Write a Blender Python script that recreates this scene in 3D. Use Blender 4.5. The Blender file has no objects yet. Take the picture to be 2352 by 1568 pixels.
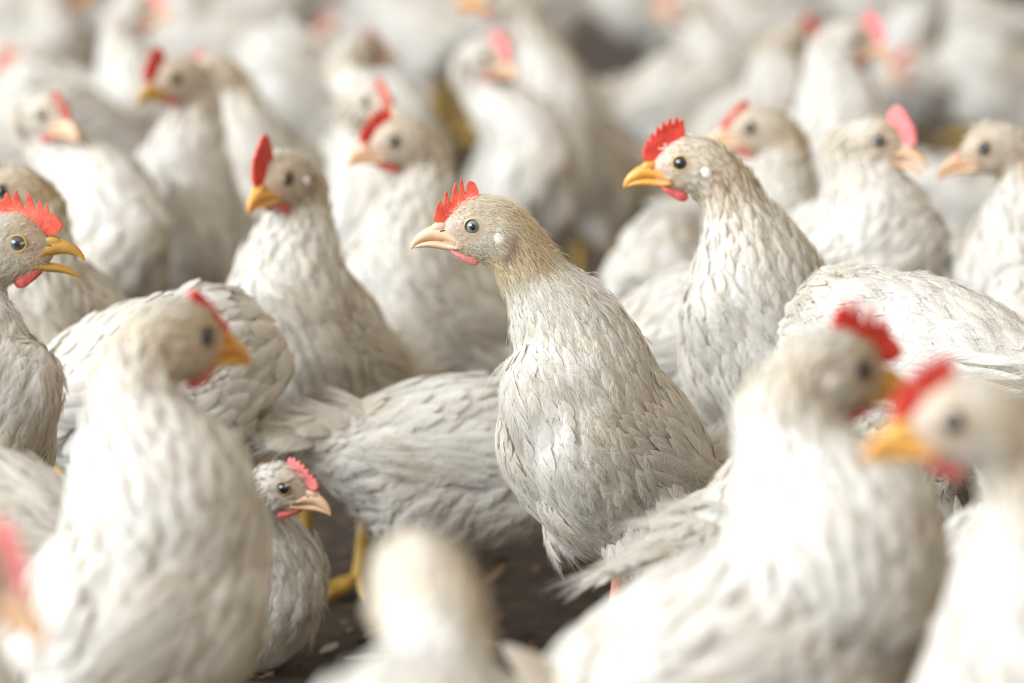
import bpy, bmesh, math
import numpy as np
from mathutils import Vector, Matrix
from mathutils.bvhtree import BVHTree

S = bpy.context.scene
COL = S.collection
R = math.radians

# ------------------------------------------------------------------ camera, light, exposure
FPX = 8770.0                 # focal length in pixels of the 2352 px wide frame
D0 = 2.2                     # distance of the sharp hen
PITCH = R(9.0)
CAMZ = 0.58
cam_d = bpy.data.cameras.new('camera')
cam_d.sensor_width = 36.0
cam_d.lens = 36.0 * FPX / 2352.0
cam_d.clip_start = 0.05
cam_d.dof.use_dof = True
cam_d.dof.focus_distance = 2.19
cam_d.dof.aperture_fstop = 4.7
cam = bpy.data.objects.new('camera', cam_d)
COL.objects.link(cam)
cam.location = (0, 0, CAMZ)
cam.rotation_euler = (R(90) - PITCH, 0, 0)
S.camera = cam

world = bpy.data.worlds.new('overcast_daylight')
S.world = world
world.use_nodes = True
nt = world.node_tree
bg = nt.nodes['Background']
bg.inputs['Strength'].default_value = 0.74
# open, bright side of the barn to the left, timber-brown interior to the right
_tc = nt.nodes.new('ShaderNodeTexCoord'); _sx = nt.nodes.new('ShaderNodeSeparateXYZ')
_mr = nt.nodes.new('ShaderNodeMapRange'); _mr.interpolation_type = 'SMOOTHSTEP'
_mr.inputs['From Min'].default_value = -0.85; _mr.inputs['From Max'].default_value = 0.85
_mx = nt.nodes.new('ShaderNodeMix'); _mx.data_type = 'RGBA'
_mx.inputs[6].default_value = (1.20, 1.23, 1.28, 1); _mx.inputs[7].default_value = (0.72, 0.55, 0.34, 1)
nt.links.new(_tc.outputs['Generated'], _sx.inputs[0]); nt.links.new(_sx.outputs[0], _mr.inputs['Value'])
nt.links.new(_mr.outputs[0], _mx.inputs[0]); nt.links.new(_mx.outputs[2], bg.inputs['Color'])

def area(name, loc, target, sx, sy, power, color):
    l = bpy.data.lights.new(name, 'AREA')
    l.shape = 'RECTANGLE'; l.size = sx; l.size_y = sy
    l.energy = power; l.color = color
    o = bpy.data.objects.new(name, l); COL.objects.link(o)
    o.location = loc
    o.rotation_euler = (Vector(target) - Vector(loc)).to_track_quat('-Z', 'Y').to_euler()
    return o
# daylight through the open side of the barn, left of the flock
area('daylight_opening', (-5.0, -0.6, 3.1), (0.1, 2.7, 0.15), 7.0, 3.2, 770, (0.93, 0.97, 1.0))

S.view_settings.view_transform = 'Standard'
S.view_settings.look = 'None'
S.view_settings.exposure = 0.27
S.view_settings.gamma = 1.0
S.view_settings.use_curve_mapping = False
S.cycles.max_bounces = 7
S.cycles.diffuse_bounces = 4
S.cycles.transmission_bounces = 4
S.cycles.glossy_bounces = 2

cp, sp = math.cos(PITCH), math.sin(PITCH)
FWD = np.array((0, cp, -sp)); UPC = np.array((0, sp, cp)); RGT = np.array((1.0, 0, 0))
def at(px, py, s, extra=0.0):
    """point seen at a pixel, at the distance where things are s times as large as the sharp hen"""
    d = D0 / s + extra
    return np.array((0, 0, CAMZ)) + d * (FWD + (px - 1176) / FPX * RGT - (py - 784) / FPX * UPC)

# ------------------------------------------------------------------ materials
def new_mat(name):
    m = bpy.data.materials.new(name); m.use_nodes = True
    t = m.node_tree; t.nodes.clear()
    out = t.nodes.new('ShaderNodeOutputMaterial')
    return m, t, out
def N(t, kind, **kw):
    n = t.nodes.new(kind)
    for k, v in kw.items():
        if k in n.inputs: n.inputs[k].default_value = v
        else: setattr(n, k, v)
    return n

def feather_material(name, noise_scale, amount):
    m, t, out = new_mat(name)
    at_ = N(t, 'ShaderNodeAttribute', attribute_name='col')
    tc = N(t, 'ShaderNodeTexCoord')
    nz = N(t, 'ShaderNodeTexNoise'); nz.inputs['Scale'].default_value = noise_scale; nz.inputs['Detail'].default_value = 5
    t.links.new(tc.outputs['Object'], nz.inputs['Vector'])
    rmp = N(t, 'ShaderNodeMapRange'); rmp.inputs['From Min'].default_value = 0.50; rmp.inputs['From Max'].default_value = 0.76
    rmp.inputs['To Max'].default_value = amount
    t.links.new(nz.outputs['Fac'], rmp.inputs['Value'])
    mix = N(t, 'ShaderNodeMix', data_type='RGBA')
    mix.inputs[7].default_value = (0.62, 0.50, 0.33, 1)
    t.links.new(rmp.outputs['Result'], mix.inputs[0])
    t.links.new(at_.outputs['Color'], mix.inputs[6])
    d = N(t, 'ShaderNodeBsdfDiffuse'); tr = N(t, 'ShaderNodeBsdfTranslucent'); g = N(t, 'ShaderNodeBsdfGlossy')
    g.inputs['Roughness'].default_value = 0.45; g.inputs['Color'].default_value = (1, 1, 1, 1)
    ms = N(t, 'ShaderNodeMixShader'); ms.inputs[0].default_value = 0.48
    ms2 = N(t, 'ShaderNodeMixShader'); ms2.inputs[0].default_value = 0.025
    t.links.new(mix.outputs[2], d.inputs['Color']); t.links.new(mix.outputs[2], tr.inputs['Color'])
    t.links.new(d.outputs[0], ms.inputs[1]); t.links.new(tr.outputs[0], ms.inputs[2])
    t.links.new(ms.outputs[0], ms2.inputs[1]); t.links.new(g.outputs[0], ms2.inputs[2])
    t.links.new(ms2.outputs[0], out.inputs[0])
    return m
M_FEATHER = feather_material('white_feather', 17, 0.42)
M_DOWN = feather_material('down_strands', 17, 0.34)

def skin_material(name, c1, c2, scale, rough, sss=0.0, bump=0.0, detail=3):
    m, t, out = new_mat(name)
    tc = N(t, 'ShaderNodeTexCoord')
    nz = N(t, 'ShaderNodeTexNoise'); nz.inputs['Scale'].default_value = scale; nz.inputs['Detail'].default_value = detail
    t.links.new(tc.outputs['Object'], nz.inputs['Vector'])
    cr = N(t, 'ShaderNodeValToRGB')
    cr.color_ramp.elements[0].position = 0.35; cr.color_ramp.elements[0].color = (*c1, 1)
    cr.color_ramp.elements[1].position = 0.68; cr.color_ramp.elements[1].color = (*c2, 1)
    t.links.new(nz.outputs['Fac'], cr.inputs[0])
    p = N(t, 'ShaderNodeBsdfPrincipled')
    p.inputs['Roughness'].default_value = rough
    t.links.new(cr.outputs[0], p.inputs['Base Color'])
    if sss:
        p.inputs['Subsurface Weight'].default_value = sss
        p.inputs['Subsurface Radius'].default_value = (1.0, 0.35, 0.2)
        p.inputs['Subsurface Scale'].default_value = 0.002
    if bump:
        b = N(t, 'ShaderNodeBump'); b.inputs['Strength'].default_value = bump; b.inputs['Distance'].default_value = 0.0006
        n2 = N(t, 'ShaderNodeTexNoise'); n2.inputs['Scale'].default_value = scale * 6
        t.links.new(tc.outputs['Object'], n2.inputs['Vector'])
        t.links.new(n2.outputs['Fac'], b.inputs['Height']); t.links.new(b.outputs[0], p.inputs['Normal'])
    t.links.new(p.outputs[0], out.inputs[0])
    return m
M_COMB = skin_material('red_comb', (0.52, 0.028, 0.018), (0.66, 0.065, 0.038), 160, 0.45, 0.3, 0.5)
M_COMB_LIGHT = skin_material('light_red_comb', (0.60, 0.06, 0.04), (0.76, 0.14, 0.08), 160, 0.45, 0.35, 0.5)
M_COMB_PINK = skin_material('pink_comb', (0.72, 0.16, 0.17), (0.80, 0.26, 0.25), 160, 0.5, 0.35, 0.4)
M_WATTLE = skin_material('red_wattle', (0.50, 0.06, 0.06), (0.62, 0.13, 0.12), 220, 0.45, 0.3, 0.5)
M_WATTLE_PALE = skin_material('pale_wattle', (0.58, 0.17, 0.15), (0.62, 0.24, 0.2), 220, 0.45, 0.3, 0.5)
M_BEAK = skin_material('pale_horn_beak', (0.70, 0.42, 0.26), (0.76, 0.54, 0.35), 70, 0.32, 0.15)
M_BEAK_ORANGE = skin_material('orange_beak', (0.66, 0.30, 0.05), (0.74, 0.42, 0.10), 70, 0.35, 0.15)
M_BEAK_BROWN = skin_material('brownish_beak', (0.46, 0.25, 0.05), (0.56, 0.36, 0.09), 70, 0.35, 0.15)
M_CERE = skin_material('cere_skin', (0.64, 0.38, 0.26), (0.70, 0.48, 0.36), 150, 0.45, 0.3)
M_NOSTRIL = skin_material('nostril_dark', (0.10, 0.03, 0.02), (0.14, 0.05, 0.03), 100, 0.7)
M_LEG = skin_material('yellow_leg', (0.44, 0.27, 0.035), (0.56, 0.37, 0.07), 120, 0.5, 0.0, 0.8)
M_LEG_PINK = skin_material('pink_leg', (0.72, 0.33, 0.24), (0.76, 0.42, 0.30), 120, 0.5, 0.2, 0.8)
M_CLAW = skin_material('horn_claw', (0.33, 0.24, 0.14), (0.42, 0.32, 0.2), 90, 0.4)
M_LID = skin_material('eyelid_skin', (0.40, 0.29, 0.17), (0.56, 0.44, 0.28), 240, 0.5, 0, 0.5)
M_LID_DARK = skin_material('dark_eyelid', (0.20, 0.14, 0.08), (0.34, 0.25, 0.14), 240, 0.5)
M_LID_YELLOW = skin_material('yellow_eyelid', (0.50, 0.36, 0.10), (0.58, 0.45, 0.17), 240, 0.5, 0, 0.5)
M_LOBE = skin_material('white_earlobe', (0.74, 0.70, 0.68), (0.82, 0.79, 0.78), 240, 0.8, 0, 0.8)

def eye_material(name, iris, rim, pupil_r, iris2):
    m, t, out = new_mat(name)
    tc = N(t, 'ShaderNodeTexCoord')
    sx = N(t, 'ShaderNodeSeparateXYZ'); t.links.new(tc.outputs['Object'], sx.inputs[0])
    cx = N(t, 'ShaderNodeCombineXYZ'); t.links.new(sx.outputs[0], cx.inputs[0]); t.links.new(sx.outputs[1], cx.inputs[1])
    ln = N(t, 'ShaderNodeVectorMath', operation='LENGTH'); t.links.new(cx.outputs[0], ln.inputs[0])
    mr = N(t, 'ShaderNodeMapRange'); mr.inputs['From Max'].default_value = 0.0047
    t.links.new(ln.outputs['Value'], mr.inputs['Value'])
    cr = N(t, 'ShaderNodeValToRGB'); e = cr.color_ramp.elements
    e[0].position = pupil_r - 0.03; e[0].color = (0.003, 0.003, 0.004, 1)
    e[1].position = pupil_r + 0.03; e[1].color = (*iris, 1)
    x = e.new(0.72); x.color = (*iris2, 1)
    x = e.new(0.86); x.color = (*rim, 1)
    t.links.new(mr.outputs[0], cr.inputs[0])
    p = N(t, 'ShaderNodeBsdfPrincipled'); p.inputs['Roughness'].default_value = 0.04
    p.inputs['Coat Weight'].default_value = 1.0; p.inputs['Coat Roughness'].default_value = 0.02
    t.links.new(cr.outputs[0], p.inputs['Base Color']); t.links.new(p.outputs[0], out.inputs[0])
    return m
M_EYE_GREY = eye_material('grey_eye', (0.12, 0.14, 0.14), (0.02, 0.025, 0.03), 0.36, (0.19, 0.20, 0.19))
M_EYE_BLUE = eye_material('blue_clouded_eye', (0.045, 0.055, 0.08), (0.03, 0.035, 0.05), 0.30, (0.10, 0.115, 0.145))
M_EYE_DARK = eye_material('dark_eye', (0.02, 0.022, 0.03), (0.008, 0.009, 0.012), 0.45, (0.035, 0.04, 0.05))

def litter_material(name, cols, scale):
    m, t, out = new_mat(name)
    tc = N(t, 'ShaderNodeTexCoord')
    nz = N(t, 'ShaderNodeTexNoise'); nz.inputs['Scale'].default_value = scale; nz.inputs['Detail'].default_value = 8
    nz.inputs['Roughness'].default_value = 0.7
    t.links.new(tc.outputs['Object'], nz.inputs['Vector'])
    cr = N(t, 'ShaderNodeValToRGB'); e = cr.color_ramp.elements
    e[0].position = 0.36; e[0].color = (*cols[0], 1); e[1].position = 0.70; e[1].color = (*cols[2], 1)
    x = e.new(0.52); x.color = (*cols[1], 1)
    t.links.new(nz.outputs['Fac'], cr.inputs[0])
    p = N(t, 'ShaderNodeBsdfPrincipled'); p.inputs['Roughness'].default_value = 0.72
    b = N(t, 'ShaderNodeBump'); b.inputs['Strength'].default_value = 0.9; b.inputs['Distance'].default_value = 0.006
    t.links.new(nz.outputs['Fac'], b.inputs['Height']); t.links.new(b.outputs[0], p.inputs['Normal'])
    t.links.new(cr.outputs[0], p.inputs['Base Color']); t.links.new(p.outputs[0], out.inputs[0])
    return m
M_FLOOR = litter_material('packed_litter', ((0.010, 0.006, 0.0025), (0.034, 0.019, 0.008), (0.12, 0.07, 0.028)), 45)

def chip_material():
    m, t, out = new_mat('wood_shavings')
    a = N(t, 'ShaderNodeAttribute', attribute_name='col')
    p = N(t, 'ShaderNodeBsdfPrincipled'); p.inputs['Roughness'].default_value = 0.85
    t.links.new(a.outputs['Color'], p.inputs['Base Color']); t.links.new(p.outputs[0], out.inputs[0])
    return m
M_CHIP = chip_material()

# ------------------------------------------------------------------ mesh helpers (numpy)
def unit(v):
    v = np.asarray(v, float)
    return v / np.maximum(np.linalg.norm(v, axis=-1, keepdims=True), 1e-12)

def tube(pts, ra, rb, up, seg=20, frames=None):
    """rings along pts: half width ra (sideways) and half height rb (along up); returns verts, faces"""
    pts = np.asarray(pts, float); n = len(pts)
    ra = np.asarray(ra, float); rb = np.asarray(rb, float)
    if n >= 4:
        A = np.column_stack([pts, ra, rb]); E_ = np.vstack([2 * A[0] - A[1], A, 2 * A[-1] - A[-2]])
        out = []
        for i in range(n - 1):
            p0, p1, p2, p3 = E_[i:i + 4]
            for t in (0, 1 / 3, 2 / 3):
                out.append(.5 * (2 * p1 + (p2 - p0) * t + (2 * p0 - 5 * p1 + 4 * p2 - p3) * t * t + (3 * p1 - p0 - 3 * p2 + p3) * t ** 3))
        A = np.array(out + [A[-1]]); pts = A[:, :3]; ra = np.maximum(A[:, 3], 1e-5); rb = np.maximum(A[:, 4], 1e-5); n = len(pts)
    if frames is None:
        tan = unit(np.gradient(pts, axis=0))
        side = unit(np.cross(tan, np.asarray(up, float)))
        uu = np.cross(side, tan)
    else:
        side, uu = frames
        side = np.tile(side, (n, 1)); uu = np.tile(uu, (n, 1))
    th = np.linspace(0, 2 * math.pi, seg, endpoint=False)
    V = pts[:, None, :] + ra[:, None, None] * np.cos(th)[None, :, None] * side[:, None, :] \
        + rb[:, None, None] * np.sin(th)[None, :, None] * uu[:, None, :]
    V = V.reshape(-1, 3)
    F = []
    for i in range(n - 1):
        for j in range(seg):
            k = (j + 1) % seg
            F.append((i * seg + j, i * seg + k, (i + 1) * seg + k, (i + 1) * seg + j))
    V = np.vstack([V, pts[:1], pts[-1:]])
    a, b = n * seg, n * seg + 1
    for j in range(seg):
        k = (j + 1) % seg
        F.append((a, k, j)); F.append((b, (n - 1) * seg + j, (n - 1) * seg + k))
    return V, F

def join(parts):
    V, F, o = [], [], 0
    for v, f in parts:
        V.append(v); F += [tuple(i + o for i in q) for q in f]; o += len(v)
    return np.vstack(V), F

def make_mesh(name, V, F, mat, smooth=True):
    me = bpy.data.meshes.new(name)
    me.from_pydata([tuple(v) for v in V], [], F)
    bm = bmesh.new(); bm.from_mesh(me)
    bmesh.ops.recalc_face_normals(bm, faces=bm.faces)
    bm.to_mesh(me); bm.free()
    if smooth: me.shade_smooth()
    me.materials.append(mat)
    return me

def link(name, data, parent=None, label=None):
    o = bpy.data.objects.new(name, data)
    COL.objects.link(o)
    if parent is not None: o.parent = parent
    if label: o['label'] = label
    return o

def remeshed(V, F, voxel, smooth_it, fac=0.5):
    me = bpy.data.meshes.new('tmp'); me.from_pydata([tuple(v) for v in V], [], F)
    bm = bmesh.new(); bm.from_mesh(me); bmesh.ops.recalc_face_normals(bm, faces=bm.faces); bm.to_mesh(me); bm.free()
    o = bpy.data.objects.new('tmp', me); COL.objects.link(o)
    r = o.modifiers.new('r', 'REMESH'); r.mode = 'VOXEL'; r.voxel_size = voxel; r.adaptivity = 0
    if smooth_it:
        s = o.modifiers.new('s', 'SMOOTH'); s.factor = fac; s.iterations = smooth_it
    dg = bpy.context.evaluated_depsgraph_get()
    out = bpy.data.meshes.new_from_object(o.evaluated_get(dg))
    bpy.data.objects.remove(o); bpy.data.meshes.remove(me)
    out.shade_smooth()
    return out

def set_color(me, col, domain='POINT'):
    a = me.attributes.new('col', 'FLOAT_COLOR', domain)
    c = np.ones((len(col), 4), np.float32); c[:, :3] = col
    a.data.foreach_set('color', c.ravel())

def feathers_mesh(name, base, d, n, L, W, curl, col, rows=6, cols=3, jag=0.0, rng=None, tipw=0.35, lift0=0.09, smooth_n=False):
    if not np.isscalar(lift0): lift0 = np.asarray(lift0)[:, None, None, None]
    """many small vaned feathers as one mesh: base points, directions, outward normals, sizes"""
    K = len(base)
    side = unit(np.cross(d, n))
    u = np.linspace(0, 1, rows) ** 0.9
    v = np.linspace(-1, 1, cols)
    prof = (0.22 + 0.78 * np.minimum(1, (u / 0.45)) ** 0.8) * np.sqrt(np.maximum(0, 1 - np.maximum(0, (u - 0.55) / 0.45) ** 2 * (1 - tipw ** 2)))
    P = np.zeros((K, rows, cols, 3))
    uu = u[None, :, None, None]; vv = v[None, None, :, None]
    L_ = L[:, None, None, None]; W_ = W[:, None, None, None]; c_ = curl[:, None, None, None]
    lift = L_ * (lift0 * uu - c_ * uu ** 2)
    wid = W_ * 0.5 * prof[None, :, None, None]
    P += base[:, None, None, :] + d[:, None, None, :] * (uu * L_ - 0.10 * L_ * (vv ** 2) * (uu ** 2)) + n[:, None, None, :] * lift
    P += side[:, None, None, :] * wid * vv
    P -= n[:, None, None, :] * (0.12 * wid * vv ** 2)
    if jag and rng is not None:
        P += d[:, None, None, :] * (L_ * jag * rng.normal(size=(K, rows, cols, 1)) * (np.abs(vv) > .9) * (uu > .3))
        P += d[:, None, None, :] * (L_ * jag * rng.normal(size=(K, rows, cols, 1)) * (uu > .99))
        P += n[:, None, None, :] * (L_ * jag * .4 * rng.normal(size=(K, rows, cols, 1)) * (uu > .5))
    V = P.reshape(-1, 3)
    i = np.arange(rows - 1)[:, None] * cols + np.arange(cols - 1)[None, :]
    q = np.stack([i, i + 1, i + cols + 1, i + cols], -1).reshape(-1, 4)
    Q = (q[None] + (np.arange(K) * rows * cols)[:, None, None]).reshape(-1, 4)
    me = bpy.data.meshes.new(name)
    me.vertices.add(len(V)); me.vertices.foreach_set('co', V.astype(np.float32).ravel())
    me.loops.add(Q.size); me.loops.foreach_set('vertex_index', Q.astype(np.int32).ravel())
    me.polygons.add(len(Q)); me.polygons.foreach_set('loop_start', np.arange(0, Q.size, 4, dtype=np.int32))
    me.update(calc_edges=True); me.validate()
    me.shade_smooth()
    set_color(me, np.repeat(col, rows * cols, axis=0))
    if smooth_n:      # the vanes lie so flat that they take light like the body under them
        nn = np.repeat(n, rows * cols, axis=0) * .8 + side.repeat(rows * cols, axis=0) * (.25 * np.tile(np.tile(v, rows), K))[:, None]
        me.normals_split_custom_set_from_vertices(unit(nn).tolist())
    return me

def strands(name, roots, pts, radius, col, parent, mat):
    """hair curves: pts (K, n, 3), radius at the root, colour per strand"""
    K, n = pts.shape[:2]
    cu = bpy.data.hair_curves.new(name)
    cu.add_curves([n] * K)
    cu.attributes['position'].data.foreach_set('vector', pts.astype(np.float32).ravel())
    ra = cu.attributes.get('radius') or cu.attributes.new('radius', 'FLOAT', 'POINT')
    rad = radius[:, None] * np.linspace(1, 0.25, n)[None, :]
    ra.data.foreach_set('value', rad.astype(np.float32).ravel())
    a = cu.attributes.new('col', 'FLOAT_COLOR', 'CURVE')
    c = np.ones((K, 4), np.float32); c[:, :3] = col
    a.data.foreach_set('color', c.ravel())
    cu.materials.append(mat)
    o = bpy.data.objects.new(name, cu); COL.objects.link(o); o.parent = parent
    return o

def barbs_on(name, parent, rng, b, d, n, L, W, curl, lf, col, nb, radius, spread=.16):
    """soft barbs leaving both sides of every feather's shaft, hanging together in small bunches"""
    M_ = len(b)
    uu = np.sort(rng.uniform(.10, 1.0, (M_, nb)), axis=1); sgn = np.where(rng.random((M_, nb)) < .5, -1.0, 1.0)
    sdv = unit(np.cross(d, n))
    ll = L[:, None]; ww = W[:, None]
    start = b[:, None, :] + d[:, None, :] * (uu * ll)[..., None] + n[:, None, :] * (ll * (lf[:, None] * uu - curl[:, None] * uu ** 2) + 1.2e-4)[..., None]
    pf = np.sqrt(np.maximum(.05, 1 - np.maximum(0, (uu - .45) / .62) ** 2)) * np.minimum(1, .45 + uu * 1.6)
    clump = rng.normal(0, spread, (M_, 7)); cl_ = np.take_along_axis(clump, np.minimum(6, (uu * 7).astype(int)), axis=1)
    ang = np.interp(uu, (0, .6, 1), (.95, .72, .22)) + cl_ * sgn + rng.normal(0, .07, (M_, nb))
    ext = .5 * ww * pf / np.maximum(.45, np.sin(np.abs(ang))) * rng.uniform(.75, 1.12, (M_, nb)) * np.where(uu > .85, 1.25, 1)
    dirb = d[:, None, :] * np.cos(ang)[..., None] + sdv[:, None, :] * (sgn * np.sin(ang))[..., None] + n[:, None, :] * rng.normal(.02, .07, (M_, nb))[..., None]
    dirb = unit(dirb)
    ts = np.linspace(0, 1, 4)[None, None, :, None]
    pts = start[:, :, None, :] + dirb[:, :, None, :] * ts * ext[..., None, None] + d[:, None, None, :] * (ts ** 2) * (ext * .22)[..., None, None] - n[:, None, None, :] * (ts ** 2) * (ext * .24)[..., None, None]
    pts = pts.reshape(-1, 4, 3)
    cc = np.repeat(np.clip(col * 1.02, 0, .88), nb, axis=0) * rng.uniform(.95, 1.03, (len(pts), 1))
    o = strands(name, None, pts, np.full(len(pts), radius), cc, parent, M_DOWN); o['kind'] = 'stuff'
    return o

def lownoise(P, seed, freq):
    """cheap smooth noise -1..1 for patches of dirt and thin feathering"""
    r = np.random.default_rng(seed)
    out = np.zeros(len(P))
    for k in range(6):
        w = r.normal(size=3) * freq * (1 + .5 * k)
        out += np.sin(P @ w + r.uniform(0, 6.28)) / (1 + .35 * k)
    return out / 2.2

def bez(p0, p1, p2, p3, n):
    t = np.linspace(0, 1, n)[:, None]
    return (1 - t) ** 3 * p0 + 3 * (1 - t) ** 2 * t * p1 + 3 * (1 - t) * t ** 2 * p2 + t ** 3 * p3

# ------------------------------------------------------------------ the hen
U = 1 / 4000.0      # one hero pixel in metres
COMBS = {
    'five': [(91, 5), (89, 21), (80, 55), (75, 55), (69, 36), (66, 76), (60.5, 76), (53, 43), (44.5, 96), (38, 96), (33, 54), (31.5, 105), (25.5, 105), (18, 64), (15, 98), (8, 102), (-4, 97), (-12.5, 78), (-12, 58), (5, 40), (40, 22), (65, 2)],
    'six': [(101, 23), (97, 41), (78, 58), (71, 60), (69, 80), (65, 80), (60, 58), (55, 90), (50, 90), (43, 62), (31, 106), (25, 106), (15, 64), (3, 114), (-3, 114), (-8, 82), (-17, 110), (-24, 110), (-28, 92), (-36, 98), (-43, 73), (-38, 58), (-3, 42), (43, 25), (70, 5)],
    'many': [(90, 5), (92, 24), (85, 40), (81, 52), (77, 50), (74, 41), (70, 66), (65, 66), (61, 53), (55, 80), (50, 80), (47, 64), (40, 91), (35, 91), (32, 73), (25, 99), (19, 99), (16, 79), (8, 102), (2, 102), (0, 81), (-6, 100), (-12, 96), (-16, 78), (-14, 56), (5, 40), (40, 22), (65, 2)],
    'low': [(88, 2), (80, 17), (68, 26), (62, 33), (54, 40), (46, 48), (36, 57), (26, 66), (16, 73), (4, 78), (-4, 70), (-4, 52), (10, 40), (40, 22), (65, 2)],
    'tall': [(92, 2), (97, 25), (90, 50), (84, 74), (74, 83), (66, 98), (56, 104), (46, 120), (35, 122), (24, 130), (12, 120), (2, 102), (-2, 78), (2, 52), (30, 28), (65, 2)],
}
WHITE = np.array((0.86, 0.848, 0.815)); CREAM = np.array((0.76, 0.67, 0.48)); TAN = np.array((0.64, 0.48, 0.26))
SKINC = np.array((0.58, 0.42, 0.33)); FACE = np.array((0.77, 0.66, 0.50)); PINKISH = np.array((0.60, 0.40, 0.34))

_eye_me = {}
def eye_mesh(mat):
    if mat.name not in _eye_me:
        bm = bmesh.new()
        bmesh.ops.create_uvsphere(bm, u_segments=32, v_segments=20, radius=0.0047)
        me = bpy.data.meshes.new('eye'); bm.to_mesh(me); bm.free(); me.shade_smooth(); me.materials.append(mat)
        _eye_me[mat.name] = me
    return _eye_me[mat.name]
_lid_me = {}
def lid_mesh(mat):
    if mat.name not in _lid_me:
        th = np.linspace(0, 2 * math.pi, 33)[:-1]; ph = np.linspace(0, 2 * math.pi, 11)[:-1]
        V = []; F = []
        for i, a in enumerate(th):
            for j, b in enumerate(ph):
                rr = 0.0048 + 0.00055 * math.cos(b)
                V.append((rr * math.cos(a) * 1.06, rr * math.sin(a) * 0.97, 0.0021 + 0.0010 * math.sin(b)))
                i2, j2 = (i + 1) % 32, (j + 1) % 10
                F.append((i * 10 + j, i2 * 10 + j, i2 * 10 + j2, i * 10 + j2))
        _lid_me[mat.name] = make_mesh('eyelid', V, F, mat)
    return _lid_me[mat.name]

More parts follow.
